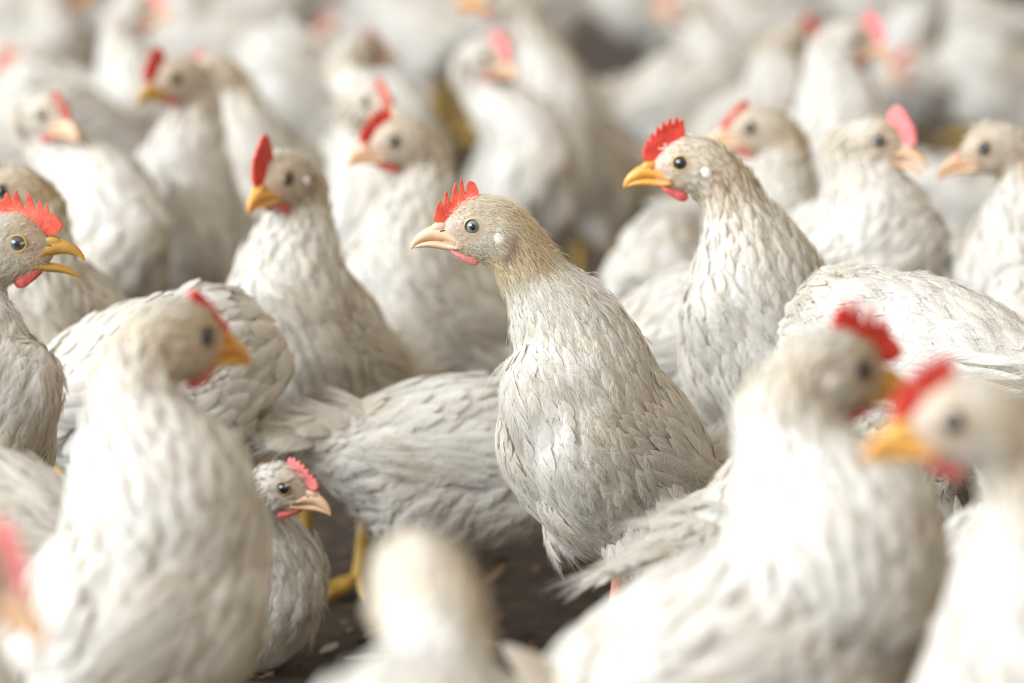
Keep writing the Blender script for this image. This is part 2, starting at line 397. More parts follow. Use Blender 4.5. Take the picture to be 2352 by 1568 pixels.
REPORT = []
def hen(label, head=None, yaw=180, pitch=0, roll=0, s=1.0, body=None, byaw=None, bpitch=22, bs=1.0, fo=0.07, hs=1.0,
        comb='five', combk=1.0, comb_mat=None, wattle=1.0, wattle_mat=None, beak_mat=None, open_=0.0, eye_mat=None, lid_mat=None,
        lod=1, seed=0, tan=0.3, tailpitch=25, tailfan=1.0, taill=1.0, group='flock of white hens', leg_mat=None,
        neckbend=1.0, neckk=1.0, shoulder=0.45, stand=True, wingdrop=0.0, headz=None, fat=1.0, lob=None, barbs=False, extra=0.0):
    rng = np.random.default_rng(1000 + seed)
    if lod == 2: tan *= .7
    if byaw is None: byaw = yaw
    if lob is None: lob = lod == 0
    bd = np.array((math.cos(R(byaw)), math.sin(R(byaw)), 0.0))
    # positions: head seen at a pixel, body behind it along its heading
    if head is not None:
        E = at(head[0], head[1], s)
    if body is not None:
        Bc = at(body[0], body[1], s, extra - bd[1] * fo)
    else:
        Bc = E - bd * fo; Bc[2] = max(0.1, E[2] - 0.125)
    # body axis
    ax = unit(np.array((bd[0] * math.cos(R(bpitch)), bd[1] * math.cos(R(bpitch)), math.sin(R(bpitch)))))
    sd = unit(np.cross(ax, (0, 0, 1.0))); up = np.cross(sd, ax)
    if head is None:
        E = Bc + bd * fo + np.array((0, 0, headz if headz is not None else 0.125)) * 1.0
    REPORT.append((label[:40], round(float(E[2]), 3), round(float(Bc[2]), 3), round(float(np.linalg.norm(E - Bc)), 3)))
    root0 = np.array((Bc[0], Bc[1], 0.0))
    E = E - root0; Bc = Bc - root0
    hf = np.array((math.cos(R(yaw)) * math.cos(R(pitch)), math.sin(R(yaw)) * math.cos(R(pitch)), math.sin(R(pitch))))
    hsd = unit(np.cross(hf, (0, 0, 1.0))); hu = np.cross(hsd, hf)      # hsd points to the hen's right
    if roll:
        c, sn = math.cos(R(roll)), math.sin(R(roll)); hsd, hu = c * hsd + sn * hu, c * hu - sn * hsd
    k = U * hs
    # E is the eye nearer the camera; the head frame's origin lies between the eyes
    camdir = np.array((0, 0, CAMZ)) - (E + root0)
    near = 1.0 if np.dot(hsd, camdir) > 0 else -1.0
    H = E - hsd * near * 44 * k
    def hp(f, u, y=0.0):
        return H + hf * (f * k) + hu * (u * k) + hsd * (y * k)
    root = bpy.data.objects.new('chicken', None); COL.objects.link(root)
    root.location = root0; root.empty_display_size = 0.05
    root['label'] = label; root['category'] = 'chicken'; root['group'] = group
    # ---- body volumes
    Lb = 0.086 * bs; q = bs * fat * .80
    t_ = np.array((-1.30, -1.08, -0.75, -0.35, 0.05, 0.40, 0.70, 0.92, 1.05))
    rw = np.array((.010, .022, .040, .053, .057, .052, .040, .026, .010)) * q
    rh = np.array((.008, .020, .044, .060, .066, .061, .046, .030, .012)) * q
    bend = np.where(t_ < -.5, (t_ + .5) ** 2 * 0.03, 0) * bs
    bp = Bc + ax * (t_ * Lb)[:, None] + up * bend[:, None]
    parts = [tube(bp, rw, rh, up)]
    for sg in (-1, 1):
        lt = np.array((-.6, -.35, 0., .35, .62, .80))
        lp = Bc + ax * (lt * Lb)[:, None] + sd * sg * .021 * q - up * (np.array((.016, .018, .020, .018, .014, .014)) * q)[:, None]
        parts.append(tube(lp, np.array((.012, .030, .0385, .036, .026, .010)) * q, np.array((.014, .040, .052, .048, .034, .012)) * q, up))
    # ---- neck
    P0 = Bc + ax * Lb * shoulder + up * 0.012 * bs
    P3 = hp(-102, -44)
    dist = np.linalg.norm(P3 - P0)
    P1 = P0 + unit(ax * 0.55 + up * 0.45 + np.array((0, 0, 0.35))) * dist * 0.42 * neckbend
    P2 = P3 + (-hf * 0.45 - hu * 0.85) * dist * 0.30
    npts = bez(P0, P1, P2, P3, 12)
    tt = np.linspace(0, 1, 12)
    nr = np.interp(tt, (0, .22, .45, .7, 1), (.044, .0385, .0285, .0180, .0155)) * (0.5 + 0.5 * bs) * np.interp(tt, (0, .4, 1), (1, neckk, 1 + (neckk - 1) * .3))
    parts.append(tube(npts, nr * .94, nr * 1.04, bd + np.array((1e-3, 0, 0))))
    # ---- head
    hs_f = np.array((80, 72, 55, 25, 0, -30, -65, -100, -135, -158.))
    hs_c = np.array((-22, -21, -19, -12, -8, -10, -17, -31, -50, -62.))
    hs_h = np.array((7, 24, 41, 61, 69, 72, 74, 71, 57, 30.))
    hs_w = np.array((5, 15, 25, 41, 51, 56, 58, 55, 46, 26.))
    hc = np.array([hp(f, c) for f, c in zip(hs_f, hs_c)])
    parts.append(tube(hc, hs_w * k, hs_h * k, hu, frames=(hsd, hu)))
    # ---- thighs
    legs = []
    hockz = min(0.104, max(0.03, (Bc[2]) * 0.56)) if stand else 0.02
    for sg in (-1, 1):
        hip = Bc - ax * 0.026 + sd * sg * 0.030 * q - up * 0.018 * q
        knee = np.array((0, 0, 0.0)) + hip + bd * 0.014 + np.array((0, 0, -(hip[2] - hockz) * 0.52)) + sd * sg * 0.003
        hock = np.array((hip[0], hip[1], hockz)) - bd * 0.018
        parts.append(tube([hip + up * .02, hip, (hip + knee) / 2, knee, (knee * .45 + hock * .55), hock],
                          np.array((.026, .034, .033, .026, .015, .0075)) * q, np.array((.028, .038, .036, .029, .016, .008)) * q, bd, seg=14))
        legs.append((hock, sg))
    parts.append(tube([Bc - ax * Lb * .75 - up * .030 * q, Bc - ax * Lb * .45 - up * .044 * q, Bc - up * .048 * q, Bc + ax * Lb * .35 - up * .040 * q],
                      np.array((.014, .040, .044, .018)) * q, np.array((.012, .028, .030, .016)) * q, up, seg=18))
    V, F = join(parts)
    vox = {0: 0.0024, 1: 0.0036, 2: 0.0048}[lod]
    bm_ = remeshed(V, F, vox, {0: 9, 1: 5, 2: 3}[lod])
    bm_.name = 'body'
    nv = len(bm_.vertices)
    P = np.empty(nv * 3, np.float32); bm_.vertices.foreach_get('co', P); P = P.reshape(-1, 3).astype(float)
    # ---- spine samples: position, radius, direction towards the tail, region
    bt = np.linspace(-1.2, 0.9, 12)
    sp_c = [Bc + ax * t * Lb for t in bt]; sp_r = list(np.interp(bt, t_, rw)); sp_d = [-ax] * 12; sp_s = list(np.linspace(0, .42, 12))
    dn = -unit(np.gradient(npts, axis=0))
    for i in range(3, 12):
        sp_c.append(npts[i]); sp_r.append(nr[i]); sp_d.append(dn[i]); sp_s.append(.45 + .4 * tt[i])
    for f, c, h_, s_ in ((-70, -15, 68, .9), (-30, -5, 66, .94), (0, -5, 60, .97), (40, -14, 50, 1.0)):
        sp_c.append(hp(f, c)); sp_r.append(h_ * k); sp_d.append(unit(-hf * .9 - hu * .35)); sp_s.append(s_)
    for hock, sg in legs:
        hip = Bc - ax * 0.012 + sd * sg * 0.04 * q - up * 0.03 * q
        for w in (.35, .7, 1.0):
            sp_c.append(hip * (1 - w) + hock * w); sp_r.append(.03 * (1 - w) + .012 * w); sp_d.append(unit(np.array((0, 0, -1.0)) - bd * .3)); sp_s.append(.22)
    sp_c = np.array(sp_c); sp_r = np.array(sp_r); sp_d = np.array(sp_d); sp_s = np.array(sp_s)
    def field(Q):
        dd = np.linalg.norm(Q[:, None, :] - sp_c[None], axis=2) / sp_r[None]
        w = np.exp(-5 * (dd - dd.min(axis=1, keepdims=True))); w /= w.sum(axis=1, keepdims=True)
        return w @ sp_d, w @ sp_s
    def field_r(Q):
        dd = np.linalg.norm(Q[:, None, :] - sp_c[None], axis=2) / sp_r[None]
        return sp_r[dd.argmin(axis=1)]
    def head_local(Q):
        r_ = Q - H
        return (r_ @ hf) / k, (r_ @ hu) / k, (r_ @ hsd) / k
    def colour(Q, reg):
        nA = lownoise(Q, seed, 45); nB = lownoise(Q, seed + 50, 110)
        a = np.interp(reg, (0, .35, .5, .68, .77, .85, .95, 1), (.20, .10, .08, .14, .60, .75, .5, .45)) * tan * 1.6
        a = np.clip(a * (1 + .7 * nA) + .10 * nB + .05, 0, 1)
        c = WHITE * (1 - a[:, None]) + CREAM * a[:, None]
        b = np.clip(np.interp(reg, (.66, .74, .82, .9, 1), (0, .35, .5, .25, .2)) * tan * 1.5 * (1 + .9 * nB) - .05, 0, .9)[:, None]
        c = c * (1 - b) + TAN * b
        f, u, y = head_local(Q)
        on = reg > .8
        def blob(f0, u0, rf, ru): return np.exp(-(((f - f0) / rf) ** 2 + ((u - u0) / ru) ** 2)) * on * (np.abs(y) > 15)
        face = np.clip((f + 25) / 40, 0, 1) * on
        c = c * (1 - .5 * face[:, None]) + FACE * .5 * face[:, None]
        for f0, u0, rf, ru, cc, st in ((-88, -42, 11, 25, PINKISH * .62, .95), (-76, -68, 12, 16, PINKISH * .45, .9), (35, -12, 28, 16, PINKISH, .45), (0, 2, 28, 26, TAN * 1.05, .5), (-28, -45, 30, 22, WHITE * .9, .5), (-100, -55, 30, 40, TAN, .35 * tan * 2)):
            w = (blob(f0, u0, rf, ru) * st)[:, None]; c = c * (1 - w) + cc * w
        return c
    flow, reg = field(P)
    base_c = colour(P, reg)
    under = np.interp(reg, (0, .5, .65, .8, 1), (.12, .12, .35, .3, .2))[:, None] * min(1, tan * 2)
    set_color(bm_, base_c * (1 - under) + SKINC * under)
    bm_.materials.clear(); bm_.materials.append(M_FEATHER)
    body_o = link('body', bm_, root)
    # ---- contour feathers over the whole body
    nf = len(bm_.polygons)
    C_ = np.empty(nf * 3, np.float32); bm_.polygons.foreach_get('center', C_); C_ = C_.reshape(-1, 3).astype(float)
    Nn = np.empty(nf * 3, np.float32); bm_.polygons.foreach_get('normal', Nn); Nn = Nn.reshape(-1, 3).astype(float)
    A_ = np.empty(nf, np.float32); bm_.polygons.foreach_get('area', A_)
    fl, rg = field(C_)
    fr = np.minimum(field_r(C_), .06)
    hfx, hux, hyx = head_local(C_)
    Lr = np.interp(rg, (0, .2, .42, .55, .65, .75, .85, .92, 1), (19, 18, 15, 12, 10, 8, 6, 4.6, 3.2)) * 1e-3
    Wr = np.interp(rg, (0, .2, .42, .55, .65, .75, .85, .92, 1), (10, 9.5, 8.5, 5.5, 3.6, 2.7, 2.0, 1.6, 1.3)) * 1e-3
    big = {0: 1.0, 1: 1.2, 2: 1.8}[lod]
    cov = np.interp(rg, (0, .5, .7, .9, 1), (7.0, 7.5, 7.0, 4.0, 2.4)) * {0: 1, 1: .8, 2: .7}[lod] * np.where(rg > .86, .22 if lod == 0 else .6, 1)
    # no feathers on the bill, the eyes and the comb line
    bare = ((hfx > 48) & (rg > .8)) | (((hfx) ** 2 + (hux) ** 2 < 27 ** 2) & (rg > .85)) | ((C_[:, 2] < hockz + .016))
    cres = (rg > .8) & (np.abs(hyx) > 20) & (((hfx + 72) ** 2 + (hux + 36) ** 2) > 17 ** 2) & (((hfx + 78) / 20) ** 2 + ((hux + 46) / 25) ** 2 < 1) & (hfx < -72)
    if lod == 0: bare |= cres
    if lod == 0: bare |= (((hfx + 60) ** 2 + (hux + 24) ** 2 < 15 ** 2) & (rg > .85))
    wgt = A_ * cov / (Lr * Wr * big * big * .7); wgt[bare] = 0
    cnt = rng.poisson(np.minimum(wgt, 3))
    idx = np.repeat(np.arange(nf), cnt); rng.shuffle(idx)
    jit = rng.normal(size=(len(idx), 3)) * vox * .5
    fb = C_[idx] + jit; fn = Nn[idx]
    g = np.interp(rg[idx], (0, .35, .5, .8), (.10, .45, .25, .05))[:, None]
    fd = unit(fl[idx]) + g * np.array((0, 0, -1.0)) + rng.normal(size=(len(idx), 3)) * np.interp(rg[idx], (0, .5, .7, 1), (.10, .13, .20, .16))[:, None]
    fd = fd - fn * np.sum(fd * fn, axis=1, keepdims=True)
    fd = unit(fd)
    rs = rng.uniform(.75, 1.2, len(idx))
    fL = Lr[idx] * big * rs; fW = Wr[idx] * big * rs * rng.uniform(.8, 1.15, len(idx))
    fWf = fW.copy()
    if lod == 0 or barbs: fW = fW * np.where(rg[idx] < .82, .74, 1)
    lf = np.interp(rg[idx], (0, .25, .45, .6, .8, 1), (.06, .05, .045, .06, .07, .045)) * rng.uniform(.7, 1.3, len(idx))
    fb = fb + fn * (fL * .025)[:, None]
    lf *= np.where(rng.random(len(idx)) < .05, 2.4, 1)
    tips = fb + fd * fL[:, None]
    tree = BVHTree.FromPolygons([tuple(v) for v in P], [tuple(p.vertices) for p in bm_.polygons])
    drop = np.empty(len(idx))
    for q_ in range(len(idx)):
        hit = tree.find_nearest(tips[q_])[0]
        drop[q_] = np.dot(np.array(hit) - fb[q_], fn[q_])
    hh_ = fL * np.interp(rg[idx], (0, .5, .8, 1), (.03, .03, .06, .06)) * rng.uniform(.6, 1.5, len(idx)) * np.where(lf > .16, 2.2, 1)
    curl = np.clip(lf - (drop + hh_) / fL, -.15, .45)
    fc = colour(fb, rg[idx]) * rng.uniform(.96, 1.02, (len(idx), 1))
    me = feathers_mesh('plumage', fb, fd, fn, fL * (.88 if (lod == 0 or barbs) else 1), fW, curl, fc, rows={0: 7, 1: 5, 2: 4}[lod], cols={0: 5, 1: 3, 2: 3}[lod], jag={0: .035, 1: .03, 2: .02}[lod], rng=rng, lift0=lf, smooth_n=True)
    me.materials.append(M_FEATHER)
    pl = link('plumage', me, root); pl['kind'] = 'stuff'
    soft = lod == 0 or barbs
    brad = 7.0e-5 if lod == 0 else 1.3e-4
    if soft:
        J = np.where(rg[idx] < .84)[0]
        if lod == 0:      # ruffled tufts on the neck and the back
            T = J[(rg[idx][J] > .40) & (rg[idx][J] < .84)]; T = T[rng.random(len(T)) < .035]
            barbs_on('ruffled_tufts', root, rng, fb[T], unit(fd[T] + rng.normal(size=(len(T), 3)) * .25), fn[T], fL[T] * 1.05, fWf[T] * 1.2, rng.uniform(.0, .2, len(T)), rng.uniform(.22, .45, len(T)), fc[T], 34, 6e-5, spread=.3)
        barbs_on('feather_barbs', root, rng, fb[J], fd[J], fn[J], fL[J], fWf[J], curl[J], lf[J], fc[J], 46 if lod == 0 else 16, brad)
    # ---- folded wings
    for sg in (-1, 1):
        w_sd = sd * sg
        B, D, Nw, LL, WW = [], [], [], [], []
        def wing_pt(p, qv, off):
            t = 0.62 - 1.35 * p
            z = (0.032 - 0.052 * qv * (1 - .35 * p) - .010 * p - wingdrop * p) * q
            ww = np.interp(t, t_, rw); hh = np.interp(t, t_, rh)
            y = ww * math.sqrt(max(.12, 1 - (z / max(hh, .02)) ** 2)) + off
            pt = Bc + ax * t * Lb + w_sd * y + up * z
            nn = unit(w_sd * 1.0 + up * (z / max(hh, .02)) * .7)
            return pt, nn
        rows_ = ((.06, 8, .019, .010, .0028), (.13, 8, .022, .011, .0034), (.20, 9, .024, .011, .0038), (.28, 9, .028, .012, .0040), (.36, 9, .034, .012, .0038), (.45, 9, .054, .013, .0030), (.58, 8, .066, .013, .002), (.70, 6, .070, .012, .001))
        for p, n_, l_, w_, off in rows_:
            for j in range(n_):
                qv = (j + .5) / n_ + rng.normal() * .03
                pp = p + rng.normal() * .03 - .06 * abs(qv - .4)
                a, nn = wing_pt(max(0, pp), qv, off * q + .003)
                b, _ = wing_pt(pp + .3, qv * .8 + .02, off * q + .001)
                dd = unit(b - a + rng.normal(size=3) * .002)
                B.append(a); D.append(unit(dd - nn * np.dot(dd, nn))); Nw.append(nn); LL.append(l_ * q * rng.uniform(.9, 1.12)); WW.append(w_ * q)
        B = np.array(B); D = np.array(D); Nw = np.array(Nw); LL = np.array(LL); WW = np.array(WW)
        cw = colour(B, np.full(len(B), .15)) * rng.uniform(.93, 1.03, (len(B), 1))
        cu_ = rng.uniform(.09, .14, len(B))
        me = feathers_mesh('wing', B, D, Nw, LL * (.93 if soft else 1), WW * (.68 if soft else 1), cu_, cw, rows=8, cols=5, jag=.015, rng=rng, tipw=.45, lift0=.07)
        me.materials.append(M_FEATHER)
        wo = link('wing', me, root)
        if soft: barbs_on('wing_barbs', wo, rng, B, D, Nw, LL, WW * 1.1, cu_, np.full(len(B), .07), cw, 90 if lod == 0 else 34, brad, spread=.10)
    # ---- tail fan
    B, D, Nw, LL, WW = [], [], [], [], []
    tb = Bc - ax * Lb * 1.08 + up * 0.012 * bs
    back = -bd
    for row, (n_, l_) in enumerate(((11, .062), (9, .047), (8, .036), (7, .026))):
        for j in range(n_):
            an = ((j + .5) / n_ - .5) * 2
            ya = an * .55 * tailfan
            pi_ = R(tailpitch) - abs(an) * .35 + row * .08
            d_ = unit(back * math.cos(pi_) * math.cos(ya) + sd * math.sin(ya) * 1.0 + np.array((0, 0, 1.0)) * math.sin(pi_) + rng.normal(size=3) * .05)
            n0 = np.array((0, 0, 1.0)) * .8 + sd * an * .7 + bd * .2
            n0 = unit(n0 - d_ * np.dot(n0, d_))
            B.append(tb + sd * an * .012 * bs + up * row * .005 - ax * row * -.012); D.append(d_); Nw.append(n0)
            LL.append(l_ * bs * taill * rng.uniform(.88, 1.1)); WW.append(.019 * bs * rng.uniform(.85, 1.1))
    B = np.array(B); D = np.array(D); Nw = np.array(Nw); LL = np.array(LL); WW = np.array(WW)
    cu_ = rng.uniform(.14, .26, len(B)); ct = colour(B, np.full(len(B), .05)) * rng.uniform(.95, 1.03, (len(B), 1))
    me = feathers_mesh('tail', B, D, Nw, LL * (.92 if soft else 1), WW * (.65 if soft else 1), cu_, ct, rows=9, cols=5, jag=.03, rng=rng, tipw=.55)
    me.materials.append(M_FEATHER)
    to = link('tail', me, root)
    if soft: barbs_on('tail_barbs', to, rng, B, D, Nw, LL, WW * 1.15, cu_, np.full(len(B), .09), ct, 110 if lod == 0 else 44, brad, spread=.18)
    # ---- down and loose barbs on the hens that are in focus
    if lod == 0:
        K = 44000
        ok = (rg > .58) & ~cres & ((hfx < 52) | (rg < .8)) & ~(((hfx) ** 2 + (hux) ** 2 < 29 ** 2) & (rg > .85))
        pr = A_ * ok * np.interp(rg, (.58, .7, .85, 1), (.5, 1, 2.4, 2.8)); pr = pr / pr.sum()
        i = rng.choice(nf, K, p=pr)
        r0 = C_[i] + rng.normal(size=(K, 3)) * vox * .6; n_ = Nn[i]
        d_ = unit(fl[i]) + rng.normal(size=(K, 3)) * .28; d_ = unit(d_ - n_ * np.sum(d_ * n_, 1, keepdims=True))
        ln = np.interp(rg[i], (.58, .75, .88, .94, 1), (9, 7.5, 5.4, 3.6, 1.7)) * 1e-3 * rng.uniform(.6, 1.3, K)
        # short bristles in front of and around the eye
        ln *= np.where((hfx[i] > -45) & (rg[i] > .9) & (hux[i] < 35), .5, 1)
        up_ = rng.uniform(.18, .5, K) * np.where(rg[i] > .9, 1.1, 1)
        ts = np.linspace(0, 1, 4)
        pts = r0[:, None, :] + d_[:, None, :] * (ln[:, None] * ts)[..., None] + n_[:, None, :] * (ln[:, None] * (up_[:, None] * ts - .22 * ts ** 2))[..., None]
        cc = colour(r0, rg[i]) * rng.uniform(.8, 1.12, (K, 1))
        cc = np.clip(cc + .06, 0, .85)
        o = strands('down_fuzz', None, pts, np.full(K, 8.0e-5), cc, root, M_DOWN); o['kind'] = 'stuff'
    # ---- comb
    if comb:
        out = np.array(COMBS[comb], float)
        cu = out[:, 1].copy(); base_u = np.interp(out[:, 0], (-40, 0, 40, 65, 100), (55, 48, 25, 5, 5))
        out[:, 1] = base_u + (cu - base_u) * combk
        for _ in range(2):       # rounded teeth
            nx = np.roll(out, -1, axis=0); out = np.stack([out * .78 + nx * .22, out * .22 + nx * .78], 1).reshape(-1, 2)
        nO = len(out); th = 6.5
        Vc = [(f, u, -th) for f, u in out] + [(f, u, th) for f, u in out]
        Fc = [tuple(range(nO))[::-1], tuple(range(nO, 2 * nO))] + [(i, (i + 1) % nO, nO + (i + 1) % nO, nO + i) for i in range(nO)]
        bmx = bmesh.new(); vs = [bmx.verts.new(v) for v in Vc]
        for f_ in Fc: bmx.faces.new([vs[i] for i in f_])
        bmesh.ops.triangulate(bmx, faces=bmx.faces)
        tmp = bpy.data.meshes.new('t'); bmx.to_mesh(tmp); bmx.free()
        Vt = np.array([v.co[:] for v in tmp.vertices]) * 1e-3; Ft = [tuple(p.vertices) for p in tmp.polygons]
        bpy.data.meshes.remove(tmp)
        cm = remeshed(Vt, Ft, 0.0009 if lod == 0 else .0022, 8 if lod == 0 else 2)
        co = np.empty(len(cm.vertices) * 3, np.float32); cm.vertices.foreach_get('co', co); co = co.reshape(-1, 3).astype(float) * 1e3
        hgt = co[:, 1] - np.interp(co[:, 0], (-40, 0, 40, 65, 100), (55, 48, 25, 5, 5))
        y = co[:, 2] * np.interp(hgt, (0, 15, 45), (1.25, .95, .6)) + 3.0 * np.sin(co[:, 0] * .05 + seed) * np.clip(hgt / 40, 0, 1)
        new = H + hf * (co[:, :1] * k) + hu * (co[:, 1:2] * k) + hsd * (y[:, None] * k)
        cm.vertices.foreach_set('co', new.astype(np.float32).ravel()); cm.update()
        bmx = bmesh.new(); bmx.from_mesh(cm); bmesh.ops.recalc_face_normals(bmx, faces=bmx.faces); bmx.to_mesh(cm); bmx.free()
        cm.shade_smooth(); cm.materials.clear(); cm.materials.append(comb_mat or M_COMB); cm.name = 'comb'
        link('comb', cm, root)
    # ---- bill
    bmat = beak_mat or M_BEAK
    def rot(f, u, ang):
        c, sn = math.cos(R(ang)), math.sin(R(ang)); x, z = f - 22, u + 49
        return 22 + c * x - sn * z, -49 + sn * x + c * z
    f_ = np.array((24, 40, 60, 80, 92, 104, 116, 126, 133, 137.5, 139))
    top = np.array((-42, -26, -9, -4, -5, -11, -19.5, -29.5, -40, -51, -58))
    bot = np.array((-49, -44.5, -41, -39, -39, -40.5, -44, -48.5, -53.5, -60, -62))
    wd = np.array((38, 33, 25, 19, 15.5, 12.8, 10, 7.4, 5.0, 2.6, .8))
    bu = open_ * .22
    pts = []; 
    for a, b, c in zip(f_, top, bot):
        pts.append(hp(*rot(a, (b + c) / 2, bu)))
    bh = (top - bot) / 2
    v1 = tube(pts, wd * k, bh * k, hu, seg=18)
    link('upper_beak', make_mesh('upper_beak', v1[0], v1[1], bmat), root)
    f_ = np.array((24, 42, 60, 78, 95, 110, 122, 131, 134))
    top = np.array((-47, -43, -39.5, -37.5, -38.5, -42, -47, -53, -56)); bot = np.array((-56, -61, -61, -58, -56, -56, -56.8, -58, -58.5))
    wd = np.array((35, 30, 22, 16.5, 12.5, 9, 6, 3, .8))
    pts = [hp(*rot(a, (b + c) / 2, -open_)) for a, b, c in zip(f_, top, bot)]
    v1 = tube(pts, wd * k, (top - bot) / 2 * k, hu, seg=18)
    link('lower_beak', make_mesh('lower_beak', v1[0], v1[1], bmat), root)
    if lod < 2:
        for sg in (-1, 1):
            c0 = [hp(*rot(a, b, bu), sg * y) for a, b, y in ((56, -5, 10), (67, -5, 11), (79, -7, 10.5), (90, -12, 8.5), (97, -18, 6))]
            v1 = tube(c0, np.array((3, 5.5, 6, 5, 2)) * k, np.array((5, 9.5, 10.5, 8, 2)) * k, hu, seg=12)
            link('cere', make_mesh('cere', v1[0], v1[1], M_CERE if bmat is M_BEAK else bmat), root)
            c0 = [hp(*rot(a, b, bu), sg * y) for a, b, y in ((63, -13.5, 17.5), (70, -15, 17.2), (77, -18, 16), (85, -22, 14))]
            v1 = tube(c0, np.array((1, 2.6, 2.6, 1)) * k, np.array((1, 3.2, 2.6, .8)) * k, hu, seg=10)
            link('nostril', make_mesh('nostril', v1[0], v1[1], M_NOSTRIL), root)
    # ---- wattles, earlobes, eyes
    for sg in (-1, 1):
        if wattle:
            wl = wattle
            c0 = [hp(50, -57, sg * 17), hp(36, -64 - 3 * wl, sg * 22), hp(20, -69 - 6 * wl, sg * 25), hp(3, -74 - 8 * wl, sg * 26), hp(-9, -77 - 8 * wl, sg * 26), hp(-16, -78 - 7 * wl, sg * 25)]
            v1 = tube(c0, np.array((2, 4, 5, 5, 4, 1.5)) * k, np.array((2.5, 6, 9, 11, 9.5, 3)) * k * (.4 + .6 * wl), hu, seg=14)
            link('wattle', make_mesh('wattle', v1[0], v1[1], wattle_mat or M_WATTLE), root)
        if lob:
            c0 = [hp(-46, -19, sg * 56), hp(-52, -20, sg * 58.5), hp(-60, -24, sg * 60), hp(-68, -29, sg * 59.5), hp(-75, -34, sg * 56)]
            v1 = tube(c0, np.array((1, 5, 6, 5, 1)) * k, np.array((2, 10, 13, 10, 2)) * k, hu, seg=12)
            link('earlobe', make_mesh('earlobe', v1[0], v1[1], M_LOBE), root)
        eo = bpy.data.objects.new('eye', eye_mesh(eye_mat or M_EYE_DARK)); COL.objects.link(eo); eo.parent = root
        lo = bpy.data.objects.new('eyelid', lid_mesh(lid_mat or (M_LID if lod == 0 else M_LID_DARK))); COL.objects.link(lo); lo.parent = eo
        zdir = unit(hsd * sg * 1.0 + hf * .16 + hu * .05)
        xdir = unit(hf - zdir * np.dot(hf, zdir)); ydir = np.cross(zdir, xdir)
        m4 = Matrix.Identity(4)
        for r_ in range(3):
            m4[r_][0], m4[r_][1], m4[r_][2] = xdir[r_] * hs, ydir[r_] * hs, zdir[r_] * hs
        pe = hp(0, 0, sg * 37)
        m4.translation = Vector(pe)
        eo.matrix_local = m4
    # ---- legs: shank, three front toes, hind toe and claws
    if stand:
        for hock, sg in legs:
            foot = np.array((hock[0], hock[1], 0.010)) + bd * 0.012
            r_ = 0.0052 * bs
            segs = [tube([hock + np.array((0, 0, .012)) + bd * .004, hock, hock * .6 + foot * .4, hock * .2 + foot * .8, foot, foot - np.array((0, 0, .005))],
                         np.array((.8, 1.15, .95, .95, 1.25, .7)) * r_, np.array((.8, 1.25, 1.05, 1.0, 1.3, .7)) * r_, bd, seg=12)]
            cl = []
            for an, ln in ((0, .046), (38, .038), (-38, .038), (178, .02)):
                dv = np.array((math.cos(R(byaw + an)), math.sin(R(byaw + an)), 0.0)) * ln * bs
                e = foot + dv; z0 = .0045
                tp = [foot, foot + dv * .3, foot + dv * .55, foot + dv * .8, e]
                tp = [np.array((p_[0], p_[1], z_)) for p_, z_ in zip(tp, (.009, .0085, .006, .006, z0))]
                segs.append(tube(tp, np.array((.0045, .0042, .0036, .0036, .0022)) * bs, np.array((.0045, .0042, .0036, .0036, .0022)) * bs, (0, 0, 1), seg=10))
                cp_ = [np.array((e[0], e[1], z0)) - dv * .03, np.array((e[0], e[1], z0)) + unit(dv) * .004, np.array((e[0], e[1], .0012)) + unit(dv) * .009]
                cl.append(tube(cp_, (.0019, .0014, .0003), (.0019, .0014, .0003), (0, 0, 1), seg=8))
            v1 = join(segs); nleg = len(v1[1]); v2 = join(cl); v1 = join([v1, v2])
            me = make_mesh('leg', v1[0], v1[1], leg_mat or M_LEG)
            me.materials.append(M_CLAW)
            for pi__ in range(nleg, len(me.polygons)): me.polygons[pi__].material_index = 1
            link('leg', me, root)
    return root

#@@FLOCK
# ------------------------------------------------------------------ the floor
V = [(-7, 0.2, 0), (7, .2, 0), (7, 14, 0), (-7, 14, 0)]
floor = link('floor', make_mesh('floor', V, [(0, 1, 2, 3)], M_FLOOR, False))
floor['kind'] = 'structure'
def ground(px, py):
    d = FWD + (px - 1176) / FPX * RGT - (py - 784) / FPX * UPC
    return np.array((0, 0, CAMZ)) + d * (CAMZ / -d[2])

def litter():
    rng = np.random.default_rng(7)
    K = 9000
    X = rng.uniform(-.75, .75, K); Y = rng.uniform(1.1, 4.6, K) ; Y = 1.1 + (Y - 1.1) ** 1.25 * .75
    a = rng.uniform(0, 6.28, K)
    d = np.stack([np.cos(a), np.sin(a), rng.normal(0, .25, K)], 1); d = unit(d)
    n = unit(np.stack([rng.normal(0, .35, K), rng.normal(0, .35, K), np.ones(K)], 1)); n = unit(n - d * np.sum(n * d, 1, keepdims=True))
    L = rng.gamma(3, .003, K) + .003; W = L * rng.uniform(.12, .5, K)
    base = np.stack([X, Y, rng.uniform(0.0005, .004, K)], 1)
    t = rng.random((K, 1))
    c = np.array((.06, .03, .012)) * (1 - t) + np.array((.36, .21, .085)) * t
    c *= rng.uniform(.2, .95, (K, 1))
    me = feathers_mesh('wood_shavings', base, d, n, L, W, rng.uniform(-.3, .3, K), c, rows=4, cols=3, jag=.06, rng=rng, tipw=.8)
    me.materials.append(M_CHIP)
    o = link('wood_shavings', me); o['kind'] = 'stuff'; o['label'] = 'brown wood shavings and straw litter covering the barn floor'; o['category'] = 'litter'
litter()

